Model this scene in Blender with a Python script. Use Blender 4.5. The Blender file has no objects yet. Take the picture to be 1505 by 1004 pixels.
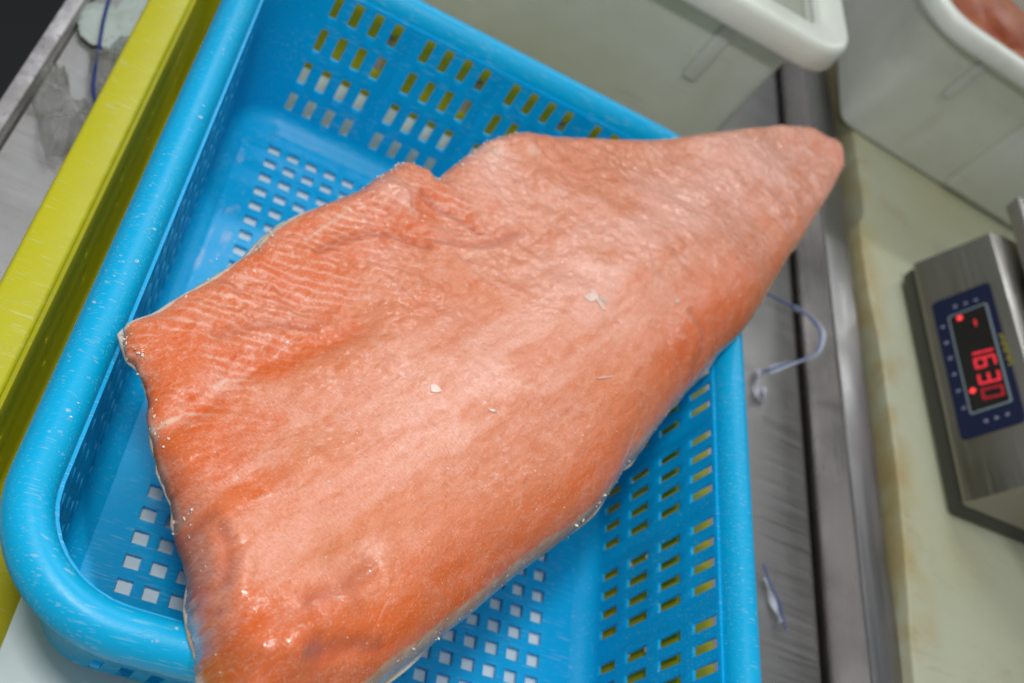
import bpy, bmesh, math, random
import numpy as np
from mathutils import Vector, Matrix
random.seed(7); np.random.seed(7)
SC = bpy.context.scene
COL = SC.collection
PI = math.pi
# ------------------------------------------------------------------ camera
cam_d = bpy.data.cameras.new("camera"); cam = bpy.data.objects.new("camera", cam_d); COL.objects.link(cam)
Mx = Matrix([[0.8720101, -0.3660492, -0.3249715], [0.0909413, 0.7734962, -0.6272426], [0.4809659, 0.5174085, 0.7077855]])
cam.matrix_world = Matrix.Translation((0, 0, 0.5)) @ Mx.to_4x4()
cam_d.sensor_width = 36; cam_d.lens = 37.8637; cam_d.clip_start = 0.01; cam_d.clip_end = 50
cam_d.dof.use_dof = True; cam_d.dof.focus_distance = 0.43; cam_d.dof.aperture_fstop = 9.0
SC.camera = cam
# ------------------------------------------------------------------ world: dim grey room light
w = bpy.data.worlds.new("World"); SC.world = w; w.use_nodes = True
w.node_tree.nodes["Background"].inputs[0].default_value = (0.86, 0.93, 1.0, 1)
w.node_tree.nodes["Background"].inputs[1].default_value = 0.26
# ------------------------------------------------------------------ lamps
def lamp(name, loc, target, sx, sy, power, col=(1, 1, 1)):
    d = bpy.data.lights.new(name, 'AREA'); d.shape = 'RECTANGLE'; d.size = sx; d.size_y = sy; d.energy = power; d.color = col
    o = bpy.data.objects.new(name, d); COL.objects.link(o)
    o.location = loc
    o.rotation_euler = (Vector(target) - Vector(loc)).to_track_quat('-Z', 'Y').to_euler()
    return o
lamp("work_lamp", (-0.09, 0.06, 0.74), (0.14, 0.30, 0.1), 0.07, 0.07, 2.55, (1.0, 0.985, 0.96))
lamp("ceiling_tube", (0.35, 1.95, 1.60), (0.3, 0.5, 0), 1.3, 0.08, 13.0, (0.93, 0.98, 1.0))
lamp("ceiling_tube", (0.0, 0.25, 2.0), (0.1, 0.3, 0), 1.2, 0.05, 14.0, (0.95, 0.98, 1.0))
lamp("ceiling_tube", (1.95, 2.25, 1.65), (0.4, 0.5, 0), 0.10, 0.8, 5.0, (0.95, 0.98, 1.0))  # extra tube added to brighten the counter lip, not a known lamp
SC.view_settings.view_transform = 'Standard'; SC.view_settings.look = 'None'
SC.view_settings.exposure = 0; SC.view_settings.gamma = 1
# ------------------------------------------------------------------ helpers
def empty(name, loc=(0, 0, 0), rz=0):
    o = bpy.data.objects.new(name, None); COL.objects.link(o); o.location = loc; o.rotation_euler = (0, 0, rz)
    o.empty_display_size = 0.02
    return o
def tag(o, label=None, cat=None, group=None, kind=None):
    if label: o['label'] = label
    if cat: o['category'] = cat
    if group: o['group'] = group
    if kind: o['kind'] = kind
    return o
def link(name, me, mat, parent=None):
    o = bpy.data.objects.new(name, me); COL.objects.link(o)
    if mat: me.materials.append(mat)
    if parent: o.parent = parent
    return o
def smooth(me, ang=35):
    for p in me.polygons: p.use_smooth = True
    me.set_sharp_from_angle(angle=math.radians(ang))
def bake(o, ang=35):
    dg = bpy.context.evaluated_depsgraph_get(); dg.update()
    me = bpy.data.meshes.new_from_object(o.evaluated_get(dg))
    o.modifiers.clear(); o.data = me; smooth(me, ang)
    return o
def mesh(name, verts, faces, mat, parent=None, sm=None):
    me = bpy.data.meshes.new(name); me.from_pydata([tuple(map(float, v)) for v in verts], [], faces); me.update()
    o = link(name, me, mat, parent)
    if sm is not None: smooth(me, sm)
    return o
def bmobj(name, bm, mat, parent=None, sm=30, bev=0, seg=2):
    bmesh.ops.recalc_face_normals(bm, faces=bm.faces)
    me = bpy.data.meshes.new(name); bm.to_mesh(me); bm.free()
    o = link(name, me, mat, parent)
    if bev:
        m = o.modifiers.new("b", 'BEVEL'); m.width = bev; m.segments = seg; m.limit_method = 'ANGLE'; m.angle_limit = math.radians(25)
        bake(o, sm)
    else: smooth(me, sm)
    return o
def box(name, lo, hi, mat, parent=None, bev=0, seg=2):
    bm = bmesh.new(); bmesh.ops.create_cube(bm, size=1)
    for v in bm.verts:
        v.co = Vector([lo[i] + (v.co[i] + .5) * (hi[i] - lo[i]) for i in range(3)])
    return bmobj(name, bm, mat, parent, 30, bev, seg)
def prism(name, poly, y0, y1, mat, parent=None, bev=0, seg=3):
    n = len(poly); bm = bmesh.new()
    a = [bm.verts.new((x, y0, z)) for x, z in poly]; b = [bm.verts.new((x, y1, z)) for x, z in poly]
    bm.faces.new(a); bm.faces.new(b[::-1])
    for i in range(n): bm.faces.new((a[i], b[i], b[(i + 1) % n], a[(i + 1) % n]))
    return bmobj(name, bm, mat, parent, 30, bev, seg)
def catmull(pts, n):
    P = [np.array(p, float) for p in pts]; P = [2 * P[0] - P[1]] + P + [2 * P[-1] - P[-2]]; out = []
    for i in range(1, len(P) - 2):
        for k in range(n):
            t = k / n; p0, p1, p2, p3 = P[i - 1:i + 3]
            out.append(.5 * (2 * p1 + (p2 - p0) * t + (2 * p0 - 5 * p1 + 4 * p2 - p3) * t * t + (3 * p1 - p0 - 3 * p2 + p3) * t ** 3))
    out.append(P[-2]); return out
def tube(name, pts, r, mat, parent=None, ns=8, n=6, flat=1.0, twist=0.0):
    C = catmull(pts, n); V = []; F = []
    for i, p in enumerate(C):
        t = C[min(i + 1, len(C) - 1)] - C[max(i - 1, 0)]; t /= np.linalg.norm(t) + 1e-9
        a = np.cross(t, [0, 0, 1.]); a /= np.linalg.norm(a) + 1e-9; b = np.cross(a, t)
        rr = r[min(i, len(r) - 1)] if hasattr(r, '__len__') else r
        for k in range(ns):
            th = 2 * PI * k / ns; c, s = math.cos(th), flat * math.sin(th)
            tw = twist * i; c, s = c * math.cos(tw) - s * math.sin(tw), c * math.sin(tw) + s * math.cos(tw)
            V.append(p + rr * (a * c + b * s))
    m = len(C)
    for i in range(m - 1):
        for k in range(ns): F.append((i * ns + k, i * ns + (k + 1) % ns, (i + 1) * ns + (k + 1) % ns, (i + 1) * ns + k))
    F.append(tuple(range(ns))[::-1]); F.append(tuple((m - 1) * ns + k for k in range(ns)))
    return mesh(name, V, F, mat, parent, 50)
# value noise in numpy
def vnoise(x, y, sc, seed):
    rs = np.random.RandomState(seed); G = rs.rand(256, 256)
    x = x / sc + 37.3; y = y / sc + 91.7
    xi = np.floor(x).astype(int); yi = np.floor(y).astype(int); fx = x - xi; fy = y - yi
    fx = fx * fx * (3 - 2 * fx); fy = fy * fy * (3 - 2 * fy)
    g = lambda i, j: G[(xi + i) % 256, (yi + j) % 256]
    return (g(0, 0) * (1 - fx) + g(1, 0) * fx) * (1 - fy) + (g(0, 1) * (1 - fx) + g(1, 1) * fx) * fy
def fbm(x, y, sc, seed, o=4, gain=.5):
    s = 0; a = 1; n = 0
    for i in range(o): s = s + a * vnoise(x, y, sc / 2 ** i, seed + i); n += a; a *= gain
    return s / n
def sstep(a, b, x):
    t = np.clip((x - a) / (b - a), 0, 1); return t * t * (3 - 2 * t)
# ------------------------------------------------------------------ materials
class NT:
    def __init__(s, name):
        s.m = bpy.data.materials.new(name); s.m.use_nodes = True; s.t = s.m.node_tree; s.n = s.t.nodes
        s.b = s.n["Principled BSDF"]; s.out = s.n["Material Output"]
    def new(s, typ, **kw):
        n = s.n.new(typ)
        for k, v in kw.items(): setattr(n, k, v)
        return n
    def put(s, sock, v):
        if isinstance(v, bpy.types.NodeSocket): s.t.links.new(v, sock)
        elif isinstance(v, (tuple, list)) and len(v) == 3 and sock.type == 'RGBA': sock.default_value = (*v, 1)
        else: sock.default_value = v
    def set(s, **kw):
        for k, v in kw.items(): s.put(s.b.inputs[k.replace('_', ' ')], v)
    def co(s, kind='Object'):
        return s.new('ShaderNodeTexCoord').outputs[kind]
    def attr(s, name, out='Fac'):
        return s.new('ShaderNodeAttribute', attribute_name=name).outputs[out]
    def mapv(s, v, scale=(1, 1, 1), rot=(0, 0, 0), loc=(0, 0, 0)):
        n = s.new('ShaderNodeMapping'); s.put(n.inputs[0], v); n.inputs[1].default_value = loc; n.inputs[2].default_value = rot; n.inputs[3].default_value = scale
        return n.outputs[0]
    def noise(s, v, scale, det=4, rough=.55, dist=0):
        n = s.new('ShaderNodeTexNoise'); s.put(n.inputs['Vector'], v); n.inputs['Scale'].default_value = scale
        n.inputs['Detail'].default_value = det; n.inputs['Roughness'].default_value = rough; n.inputs['Distortion'].default_value = dist
        return n.outputs['Fac']
    def ramp(s, f, a, b, lo=0., hi=1.):
        n = s.new('ShaderNodeMapRange', interpolation_type='SMOOTHSTEP'); s.put(n.inputs[0], f)
        n.inputs[1].default_value = a; n.inputs[2].default_value = b; n.inputs[3].default_value = lo; n.inputs[4].default_value = hi
        return n.outputs[0]
    def math(s, op, a, b=0.):
        n = s.new('ShaderNodeMath', operation=op); s.put(n.inputs[0], a); s.put(n.inputs[1], b); return n.outputs[0]
    def mix(s, f, a, b):
        n = s.new('ShaderNodeMix', data_type='RGBA'); s.put(n.inputs[0], f); s.put(n.inputs[6], a); s.put(n.inputs[7], b); return n.outputs[2]
    def bump(s, h, dist=.001, st=1., nrm=None):
        n = s.new('ShaderNodeBump'); s.put(n.inputs['Height'], h); n.inputs['Distance'].default_value = dist; n.inputs['Strength'].default_value = st
        if nrm: s.put(n.inputs['Normal'], nrm)
        return n.outputs[0]
def scratches(M, co, density=.5, sc=1.0):
    """thin worn strokes: three stretched noises at different angles"""
    tot = None
    for k, (ang, st) in enumerate(((.5, 70), (-.35, 90), (1.25, 60), (-1.0, 80))):
        v = M.mapv(co, (st * sc * 1.2, st * sc * 15, st * sc * 11), (0, .15 * k, ang), (k * 3.1, k * 1.7, 0))
        f = M.noise(v, 1.0, 1.0, .4)
        f = M.ramp(f, .69 - .05 * density, .76 - .05 * density)
        g = M.noise(M.mapv(co, loc=(k, 2 * k, 0)), 22, 2); g = M.ramp(g, .42, .66)
        f = M.math('MULTIPLY', f, g)
        tot = f if tot is None else M.math('MAXIMUM', tot, f)
    return tot
def plastic(name, col, worn, rough=.34, trl=.0, amt=.35, dens=.5):
    M = NT(name); co = M.co()
    big = M.noise(co, 16, 4); fine = M.noise(co, 420, 3)
    c = M.mix(M.ramp(big, .3, .75, 0, .22), col, tuple(x * .86 for x in col))
    s = scratches(M, co, dens)
    c = M.mix(M.math('MULTIPLY', s, amt), c, worn)
    sp = M.ramp(M.noise(co, 700, 1), .76, .80)
    c = M.mix(M.math('MULTIPLY', sp, .2), c, worn)
    M.set(Base_Color=c, Roughness=M.ramp(M.noise(co, 40, 4), .3, .7, rough - .03, rough + .05), IOR=1.5)
    M.set(Normal=M.bump(M.math('ADD', M.math('MULTIPLY', fine, .4), M.math('MULTIPLY', s, -.5)), .00022))
    if trl:
        gm = M.new('ShaderNodeGamma'); M.put(gm.inputs[0], c); gm.inputs[1].default_value = .5
        tr = M.new('ShaderNodeBsdfTranslucent'); M.put(tr.inputs[0], gm.outputs[0]); mx = M.new('ShaderNodeMixShader'); mx.inputs[0].default_value = trl
        M.t.links.new(M.b.outputs[0], mx.inputs[1]); M.t.links.new(tr.outputs[0], mx.inputs[2]); M.t.links.new(mx.outputs[0], M.out.inputs[0])
    return M.m
BLUE = plastic("blue_plastic", (0.0, 0.50, 0.90), (.56, .84, .94), .38, .32, .36, .62)
YELLOW = plastic("yellow_plastic", (0.64, 0.58, 0.002), (.76, .76, .40), .42, .5, .45, .8)
YRIM = plastic("yellow_rim_plastic", (0.49, 0.45, 0.003), (.62, .66, .32), .42, .0, .45, .8)
def tubmat():
    M = NT("tub_plastic"); co = M.co()
    c = M.mix(M.ramp(M.noise(co, 9, 4), .3, .7), (.72, .74, .67), (.64, .66, .57))
    s = scratches(M, co, .3, .35); c = M.mix(M.math('MULTIPLY', s, .22), c, (.42, .42, .36))
    c = M.mix(M.ramp(M.noise(M.mapv(co, (25, 25, 5)), 1, 5, .65), .55, .75, 0, .25), c, (.50, .46, .32))
    M.set(Base_Color=c, Roughness=.33, Subsurface_Weight=.25, Subsurface_Scale=.01)
    M.b.inputs['Subsurface Radius'].default_value = (.9, 1, .7)
    M.set(Normal=M.bump(M.noise(co, 60, 3), .0006))
    return M.m
TUB = tubmat()
def sheetmat():
    M = NT("white_board_plastic"); co = M.co()
    c = M.mix(M.ramp(M.noise(co, 22, 5), .35, .7), (.74, .82, .84), (.64, .73, .75))
    M.set(Base_Color=c, Roughness=.4, Normal=M.bump(M.noise(M.mapv(co, (90, 400, 100)), 1, 3), .00006))
    return M.m
WBOARD = sheetmat()
def steel(name, col=(.50, .49, .48), rough=.36, ani=(8, 500, 8), dirt=.25, rotz=0, st=.25):
    amt = st
    M = NT(name); co = M.mapv(M.co(), rot=(0, 0, rotz))
    st = M.noise(M.mapv(co, ani), 1.0, 5, .6)
    bl = M.noise(co, 14, 5, .6)
    c = M.mix(M.ramp(bl, .35, .75, 0, dirt), col, tuple(x * .45 for x in col))
    c = M.mix(M.ramp(st, .35, .7, 0, amt * .6), c, tuple(min(1, x * 1.35) for x in col))
    M.set(Base_Color=c, Metallic=1., Roughness=M.math('ADD', M.ramp(st, .3, .7, -.06, .08), M.ramp(bl, .3, .7, rough, rough + .12)))
    M.set(Normal=M.bump(st, .00018))
    return M.m
STEEL = steel("table_steel", (.55, .53, .52), .42, (14, 700, 14), .5, st=.12)
LIPSTEEL = steel("lip_steel", (.33, .315, .31), .30, (300, 6, 300), .3)
SCSTEEL = steel("scale_steel", (.42, .395, .36), .30, (300, 6, 300), .10, st=.08)
FACESTEEL = steel("face_steel", (.36, .34, .33), .16, (300, 6, 300), .3)
def cutmat():
    M = NT("cutting_board_plastic"); co = M.co()
    c = M.mix(M.ramp(M.noise(co, 7, 5), .35, .72), (.46, .47, .34), (.43, .42, .26))
    # brown-yellow stains along the left edge
    sx = M.new('ShaderNodeSeparateXYZ'); M.put(sx.inputs[0], co)
    e = M.math('MULTIPLY', M.ramp(sx.outputs[0], .03, .0), M.ramp(M.noise(co, 26, 5), .35, .65))
    c = M.mix(M.math('MULTIPLY', e, .65), c, (.38, .26, .07))
    b = M.ramp(M.noise(co, 11, 6, .65), .56, .72)
    c = M.mix(M.math('MULTIPLY', b, .45), c, (.36, .22, .07))
    sp = M.ramp(M.noise(co, 150, 2), .74, .78); c = M.mix(M.math('MULTIPLY', sp, .6), c, (.25, .09, .03))
    s = scratches(M, co, .4, .6); c = M.mix(M.math('MULTIPLY', s, .25), c, (.62, .62, .5))
    M.set(Base_Color=c, Roughness=.42, Subsurface_Weight=.1, Subsurface_Scale=.004, Normal=M.bump(M.math('ADD', s, M.noise(co, 90, 4)), .0003))
    return M.m
CUT = cutmat()
def simple(name, col, rough=.5, metal=0., **kw):
    M = NT(name); M.set(Base_Color=col, Roughness=rough, Metallic=metal, **kw)
    return M.m
def film(name, tint=(.95, .97, 1), trans=.75, rough=.12):
    M = NT(name); co = M.co()
    M.set(Base_Color=tint, Roughness=rough, Normal=M.bump(M.noise(co, 90, 5), .004))
    tr = M.new('ShaderNodeBsdfTransparent'); mx = M.new('ShaderNodeMixShader')
    M.put(mx.inputs[0], M.ramp(M.noise(co, 60, 4), .3, .7, trans - .15, trans + .15)); M.t.links.new(M.b.outputs[0], mx.inputs[1]); M.t.links.new(tr.outputs[0], mx.inputs[2])
    M.t.links.new(mx.outputs[0], M.out.inputs[0])
    return M.m
FILM = film("clear_film", (.30, .30, .27), .55, .08); WATER = film("water_film", (1, 1, 1), .93, .04); CLEAR = film("clear_strip", (.62, .66, .76), .45, .12)  # bag film is clear; its grey tint paints in the dark it refracts
def glow(name, col, st):
    M = NT(name); M.set(Base_Color=(.05, .0, .0), Roughness=.4, Emission_Color=col, Emission_Strength=st); return M.m
# ------------------------------------------------------------------ floor and tables
floor = box("floor", (-2.5, -2.5, -.92), (3, 3, -.9), simple("dark_floor", (.006, .006, .007), .6)); tag(floor, kind='structure')
RT = math.radians(-1.2)
TZ = -.017
t1 = empty("steel_table", (0, 0, TZ), RT)
tag(t1, "stainless steel worktable holding the stacked blue and yellow baskets", "table")
prism("table_top", [(-.1046, .0), (.477, .0), (.484, -.003), (.4862, -.010), (.4862, -.05), (.478, -.05), (.47, -.008), (-.1046, -.008)], -.35, 1.5, STEEL, t1, .0016)
def worn():
    M = NT("worn_edge_paint"); co = M.co(); a = M.noise(co, 35, 5, .65); b = M.noise(co, 260, 3)
    c = M.mix(M.ramp(a, .35, .62), (.30, .28, .28), (.56, .53, .55)); c = M.mix(M.ramp(b, .60, .68, 0, .6), c, (.16, .14, .15))
    M.set(Base_Color=c, Roughness=.5, Metallic=.2, Normal=M.bump(b, .0003)); return M.m
prism("table_edge", [(-.1145, -.03), (-.1145, .0168), (-.1052, .0172), (-.1047, -.03)], -.35, 1.5, worn(), t1, .0012)
t2 = empty("steel_table", (0, 0, -.03), RT)
tag(t2, "stainless steel counter with a raised lip carrying the cutting board", "table")
prism("table_front", [(.4885, -.35), (.4885, .0485), (.4900, .050), (.4900, -.35)], -.35, 1.6, FACESTEEL, t2)
prism("table_lip", [(.4902, .0440), (.4902, .0500), (.5165, .0500), (.5173, .048), (.5173, .020), (.5145, .020), (.5145, .044)], -.35, 1.6, LIPSTEEL, t2, .0008)
box("table_top", (.528, -.35, .018), (1.4, 1.6, .031), STEEL, t2)
# ------------------------------------------------------------------ perforated baskets
def ring(x0, x1, y0, y1, r, bx, by, o, z, na=8, wob=None):
    """one closed loop of the rounded rectangle pushed outwards by o"""
    P = []; T = []
    cs = ((x1 - r, y0 + r, -PI / 2), (x1 - r, y1 - r, 0), (x0 + r, y1 - r, PI / 2), (x0 + r, y0 + r, PI))
    sides = (bx, by, bx[::-1], by[::-1])
    for s in range(4):
        for u in sides[s]:
            d = o + (wob(s, u, z) if wob else 0)
            P.append(((u, y0 - d), (x1 + d, u), (u, y1 + d), (x0 - d, u))[s] + (z,)); T.append((s, u))
        cx, cy, a0 = cs[s]
        for k in range(1, na):
            a = a0 + PI / 2 * k / na
            P.append((cx + (r + o) * math.cos(a), cy + (r + o) * math.sin(a), z)); T.append((4, 0))
    return P, T
def breaks(lo, hi, holes, extra=()):
    s = {round(lo, 5), round(hi, 5)}
    for a, b in holes:
        s.add(round(a, 5)); s.add(round(b, 5))
    for e in extra: s.add(round(e, 5))
    return sorted(v for v in s if lo - 1e-6 <= v <= hi + 1e-6)
def inside(a, b, spans):
    m = (a + b) / 2
    return any(p - 1e-6 < m < q + 1e-6 and b - a <= q - p + 1e-5 for p, q in spans)
def basket_body(name, root, x0, x1, y0, y1, r, zb, ztop, k, hx, hy, rows, bhx, bhy, th, mat, gapx=(), gapy=(), rf=.011):
    ex = [g + d for g in gapx for d in (-.006, -.003, 0, .003, .006)]; ey = [g + d for g in gapy for d in (-.006, -.003, 0, .003, .006)]
    bx = breaks(x0 + r, x1 - r, hx + bhx, ex); by = breaks(y0 + r, y1 - r, hy + bhy, ey)
    def wob(s, u, z):
        gs = gapx if s in (0, 2) else gapy
        e = max([math.exp(-((u - g) / .0042) ** 2) for g in gs] + [0])
        return .0013 * e * float(sstep(zb + .012, zb + .025, np.array(z)) * (1 - sstep(ztop - .012, ztop, np.array(z))))
    prof = [(-rf * math.cos(a) + 0 * a, zb + rf * (1 - math.sin(a))) for a in np.linspace(PI / 2, 0, 6)]
    prof = [(-rf + rf * math.sin(t) + k * rf * (1 - math.cos(t)), zb + rf * (1 - math.cos(t))) for t in np.linspace(0, PI / 2, 7)]
    zs = breaks(zb + rf, ztop, rows)
    prof += [(k * (z - zb), z) for z in zs[1:]]
    V = []; F = []; first = None
    for o, z in prof:
        P, T = ring(x0, x1, y0, y1, r, bx, by, o, z, 8, wob); V += P
    n = len(T)
    for j in range(len(prof) - 1):
        za, zc = prof[j][1], prof[j + 1][1]
        for i in range(n):
            i2 = (i + 1) % n
            s, u = T[i]; s2, u2 = T[i2]
            if s == s2 and s < 4 and any(p - 1e-6 < (za + zc) / 2 < q for p, q in rows):
                if inside(min(u, u2), max(u, u2), hx if s in (0, 2) else hy): continue
            F.append((j * n + i, j * n + i2, (j + 1) * n + i2, (j + 1) * n + i))
    # base plate: grid with corner fans
    gx = breaks(x0 + rf, x1 - rf, bhx + hx, ex + [x0 + r, x1 - r]); gy = breaks(y0 + rf, y1 - rf, bhy + hy, ey + [y0 + r, y1 - r])
    base = len(V)
    for y in gy:
        for x in gx: V.append((x, y, zb))
    m = len(gx)
    for j in range(len(gy) - 1):
        for i in range(m - 1):
            cx = (gx[i] + gx[i + 1]) / 2; cy = (gy[j] + gy[j + 1]) / 2
            if (cx < x0 + r or cx > x1 - r) and (cy < y0 + r or cy > y1 - r): continue
            if inside(gx[i], gx[i + 1], bhx) and inside(gy[j], gy[j + 1], bhy): continue
            F.append((base + j * m + i, base + j * m + i + 1, base + (j + 1) * m + i + 1, base + (j + 1) * m + i))
    for cx, cy, a0 in ((x1 - r, y0 + r, -PI / 2), (x1 - r, y1 - r, 0), (x0 + r, y1 - r, PI / 2), (x0 + r, y0 + r, PI)):
        c = len(V); V.append((cx, cy, zb))
        for q in range(9):
            a = a0 + PI / 2 * q / 8; V.append((cx + (r - rf) * math.cos(a), cy + (r - rf) * math.sin(a), zb))
        for q in range(8): F.append((c, c + 1 + q, c + 2 + q))
    bm = bmesh.new(); vs = [bm.verts.new(v) for v in V]
    for f in F:
        try: bm.faces.new([vs[i] for i in f])
        except ValueError: pass
    bmesh.ops.remove_doubles(bm, verts=bm.verts, dist=1e-6)
    me = bpy.data.meshes.new(name); bm.to_mesh(me); bm.free()
    o = link(name, me, mat, root)
    sd = o.modifiers.new("s", 'SOLIDIFY'); sd.thickness = th; sd.offset = -1; sd.use_even_offset = False
    bv = o.modifiers.new("b", 'BEVEL'); bv.width = .0005; bv.segments = 2; bv.limit_method = 'ANGLE'; bv.angle_limit = math.radians(50)
    bake(o, 40)
    return o
def rim_obj(name, root, x0, x1, y0, y1, r, prof, mat, na=14, nstr=24):
    bx = list(np.linspace(x0 + r, x1 - r, nstr)); by = list(np.linspace(y0 + r, y1 - r, nstr))
    V = []; F = []
    for o, z in prof:
        P, T = ring(x0, x1, y0, y1, r, bx, by, o, z, na); V += P
    n = len(T)
    for j in range(len(prof) - 1):
        for i in range(n):
            i2 = (i + 1) % n; F.append((j * n + i, j * n + i2, (j + 1) * n + i2, (j + 1) * n + i))
    return mesh(name, V, F, mat, root, 50)
def spans(cs, w): return [(c - w / 2, c + w / 2) for c in cs]
# blue basket
BX0, BX1, BY0, BY1 = .0135, .2995, .167, .5425
blue = empty("plastic_basket", (0, 0, 0)); tag(blue, "bright blue perforated plastic basket with the salmon fillet lying across it", "basket")
hx = spans([.1547 + (g - 1.5) * .0605 + (i - 1.5) * .0130 for g in range(4) for i in range(4)], .0058)
hy = spans([.3560 + (g - 2.5) * .0556 + (i - 1.5) * .0118 for g in range(6) for i in range(4)], .0058)
rows = spans([.019, .0435, .0700, .0960], .0172); rows[0] = (.0118, .0262)
bhx = spans([.0470 + i * (.2645 - .0470) / 17 for i in range(18)], .0076); bhy = spans([.1968 + i * (.5155 - .1968) / 25 for i in range(26)], .0072)
gx_ = [.1547 + (g - 1) * .0605 for g in range(3)]; gy_ = [.3560 + (g - 2) * .0556 for g in range(5)]
basket_body("body", blue, BX0, BX1, BY0, BY1, .029, 0, .1075, .1, hx, hy, rows, bhx, bhy, .0019, BLUE, gx_, gy_)
rp = [(.0110, .1050), (.0105, .1054), (.0104, .1066)] + [(.0196 - .0092 * math.cos(a), .1072 + .0113 * math.sin(a)) for a in np.linspace(.08, PI - .02, 17)] + [(.0287, .1045), (.0283, .1038), (.0276, .1038), (.0272, .1070)]
rim_obj("rim", blue, BX0, BX1, BY0, BY1, .029, rp, BLUE)
# yellow basket under and around it
YX0, YX1, YY0, YY1 = -.0233, .3075, -.06, .613
yel = empty("plastic_basket", (0, 0, TZ)); tag(yel, "larger yellow-green plastic crate underneath the blue basket, its rim showing at left", "basket")
yel.location = (0, 0, 0)
yhx = spans([.024 + i * .034 for i in range(8)], .006); yhy = spans([.02 + i * .0556 for i in range(10)], .004)
basket_body("body", yel, YX0, YX1, YY0, YY1, .030, -.0125, .064, .12, yhx, yhy, [(.0155, .0265), (.0355, .0465)], [], [], .0028, YELLOW, rf=.008)
yo = .12 * .0765
yp = [(yo - .0002, .0612), (yo - .0008, .0616)] + [(yo + .0018 - .0026 * math.cos(a), .0640 + .0024 * math.sin(a)) for a in np.linspace(.1, PI / 2, 8)] + [(yo + .0180, .0660), (yo + .0196, .0652), (yo + .0203, .0635), (yo + .0208, .050), (yo + .0195, .0495), (yo + .018, .062)]
rim_obj("rim", yel, YX0, YX1, YY0, YY1, .030, yp, YRIM)
wb = box("plastic_board", (.0068, -.04, -.0118), (.302, .609, -.0042), WBOARD, None, .001); tag(wb, "whitish plastic board lying flat under the blue basket, seen at lower left", "board")
# ------------------------------------------------------------------ tubs
def tub(root, w_, d_, h_, k, r, ribs, panel=None, over=.028, rh=.019):
    """origin: front-left bottom corner; local x along the front, y away"""
    bx = list(np.linspace(r, w_ - r, 12)); by = list(np.linspace(r, d_ - r, 12))
    def shell(name, prof, sm=40):
        V = []; F = []
        for o, z in prof:
            P, T = ring(0, w_, 0, d_, r, bx, by, o, z, 8); V += P
        n = len(T)
        for j in range(len(prof) - 1):
            for i in range(n):
                i2 = (i + 1) % n; F.append((j * n + i, j * n + i2, (j + 1) * n + i2, (j + 1) * n + i))
        F.append(tuple(range(n))[::-1]); 
        if name == "wall": F.append(tuple((len(prof) - 1) * n + i for i in range(n)))
        else: F.pop()
        return mesh(name, V, F, TUB, root, sm)
    hw = h_ - rh
    t = .0035
    shell("wall", [(-.004, 0), (-.001, .0015), (0, .005), (k * hw, hw), (k * hw + .0005, h_ - .004), (k * hw - t, h_ - .004), (k * hw - t, hw), (-t - .0005, .008), (-t - .004, .005)])
    o = k * hw; e = over
    shell("rim", [(o - .001, hw + .003), (o + e * .6, hw + .001), (o + e - .003, hw), (o + e - .0008, hw + .0012), (o + e, hw + .004), (o + e - .0006, h_ - .0045), (o + e - .0022, h_ - .0015), (o + e - .005, h_ - .0002), (o + e - .010, h_), (o + .003, h_ - .0006), (o - .002, h_ - .003), (o - .0045, h_ - .012)], 60)
    for x, z0, z1, wd in ribs:
        y = -k * (z0 + z1) / 2
        bm = bmesh.new(); bmesh.ops.create_cube(bm, size=1)
        for v in bm.verts:
            z = z0 if v.co.z < 0 else z1
            v.co = Vector((x + v.co.x * wd, -k * z - .0045 if v.co.y < 0 else -k * z + .003, z))
        bmobj("rib", bm, TUB, root, 30, .0015)
    if panel:
        x0, x1, z0, z1 = panel
        bm = bmesh.new(); bmesh.ops.create_cube(bm, size=1)
        for v in bm.verts:
            z = z0 if v.co.z < 0 else z1
            v.co = Vector((x0 if v.co.x < 0 else x1, -k * z - .004 if v.co.y < 0 else -k * z + .002, z))
        bmobj("raised_panel", bm, TUB, root, 30, .002)
tb1 = empty("storage_tub", (.005, .70, TZ + .0005)); tag(tb1, "white plastic tub with a thick rolled rim standing behind the blue basket", "tub")
tub(tb1, .370, .27, .184, .0, .012, [(.312, .095, .157, .012)], rh=.024)
tb2 = empty("storage_tub", (.530, .836, .0305), math.radians(-5)); tag(tb2, "white plastic tub holding red fish on the cutting board behind the scale", "tub")
tub(tb2, .34, .26, .150, .10, .016, [(.050, .082, .130, .009)], (.127, .315, .006, .128), .018, .018)
# fish pieces in tub
def lump(name, c, s, mat, parent=None, seed=0):
    bm = bmesh.new(); bmesh.ops.create_icosphere(bm, subdivisions=5, radius=1)
    co = np.array([v.co[:] for v in bm.verts])
    n = fbm(co[:, 0] + co[:, 2], co[:, 1] - co[:, 2], .9, seed, 4)
    for v, q in zip(bm.verts, n):
        f = .75 + .5 * q
        v.co = Vector((v.co.x * s[0] * f, v.co.y * s[1] * f, v.co.z * s[2] * f)) + Vector(c)
    return bmobj(name, bm, mat, parent, 80)
def redmeat():
    M = NT("red_fish"); co = M.co(); c = M.mix(M.ramp(M.noise(co, 30, 5), .35, .7), (.30, .06, .018), (.42, .14, .05))
    M.set(Base_Color=c, Roughness=.42, Normal=M.bump(M.noise(co, 90, 4), .001)); return M.m
RED = redmeat()
fp = empty("fish_pieces", (.69, .95, .05)); tag(fp, "raw red fish pieces heaped inside the right white tub", "fish")
for i, (x, y, z, a, b, c) in enumerate([(-.06, -.02, .05, .09, .08, .035), (.05, -.03, .055, .1, .07, .035), (-.03, .06, .055, .1, .07, .04), (.07, .06, .05, .08, .07, .04), (0, 0, .015, .14, .11, .035)]):
    lump("fish_piece", (x, y, z), (a, b, c), RED, fp, 40 + i)
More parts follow.
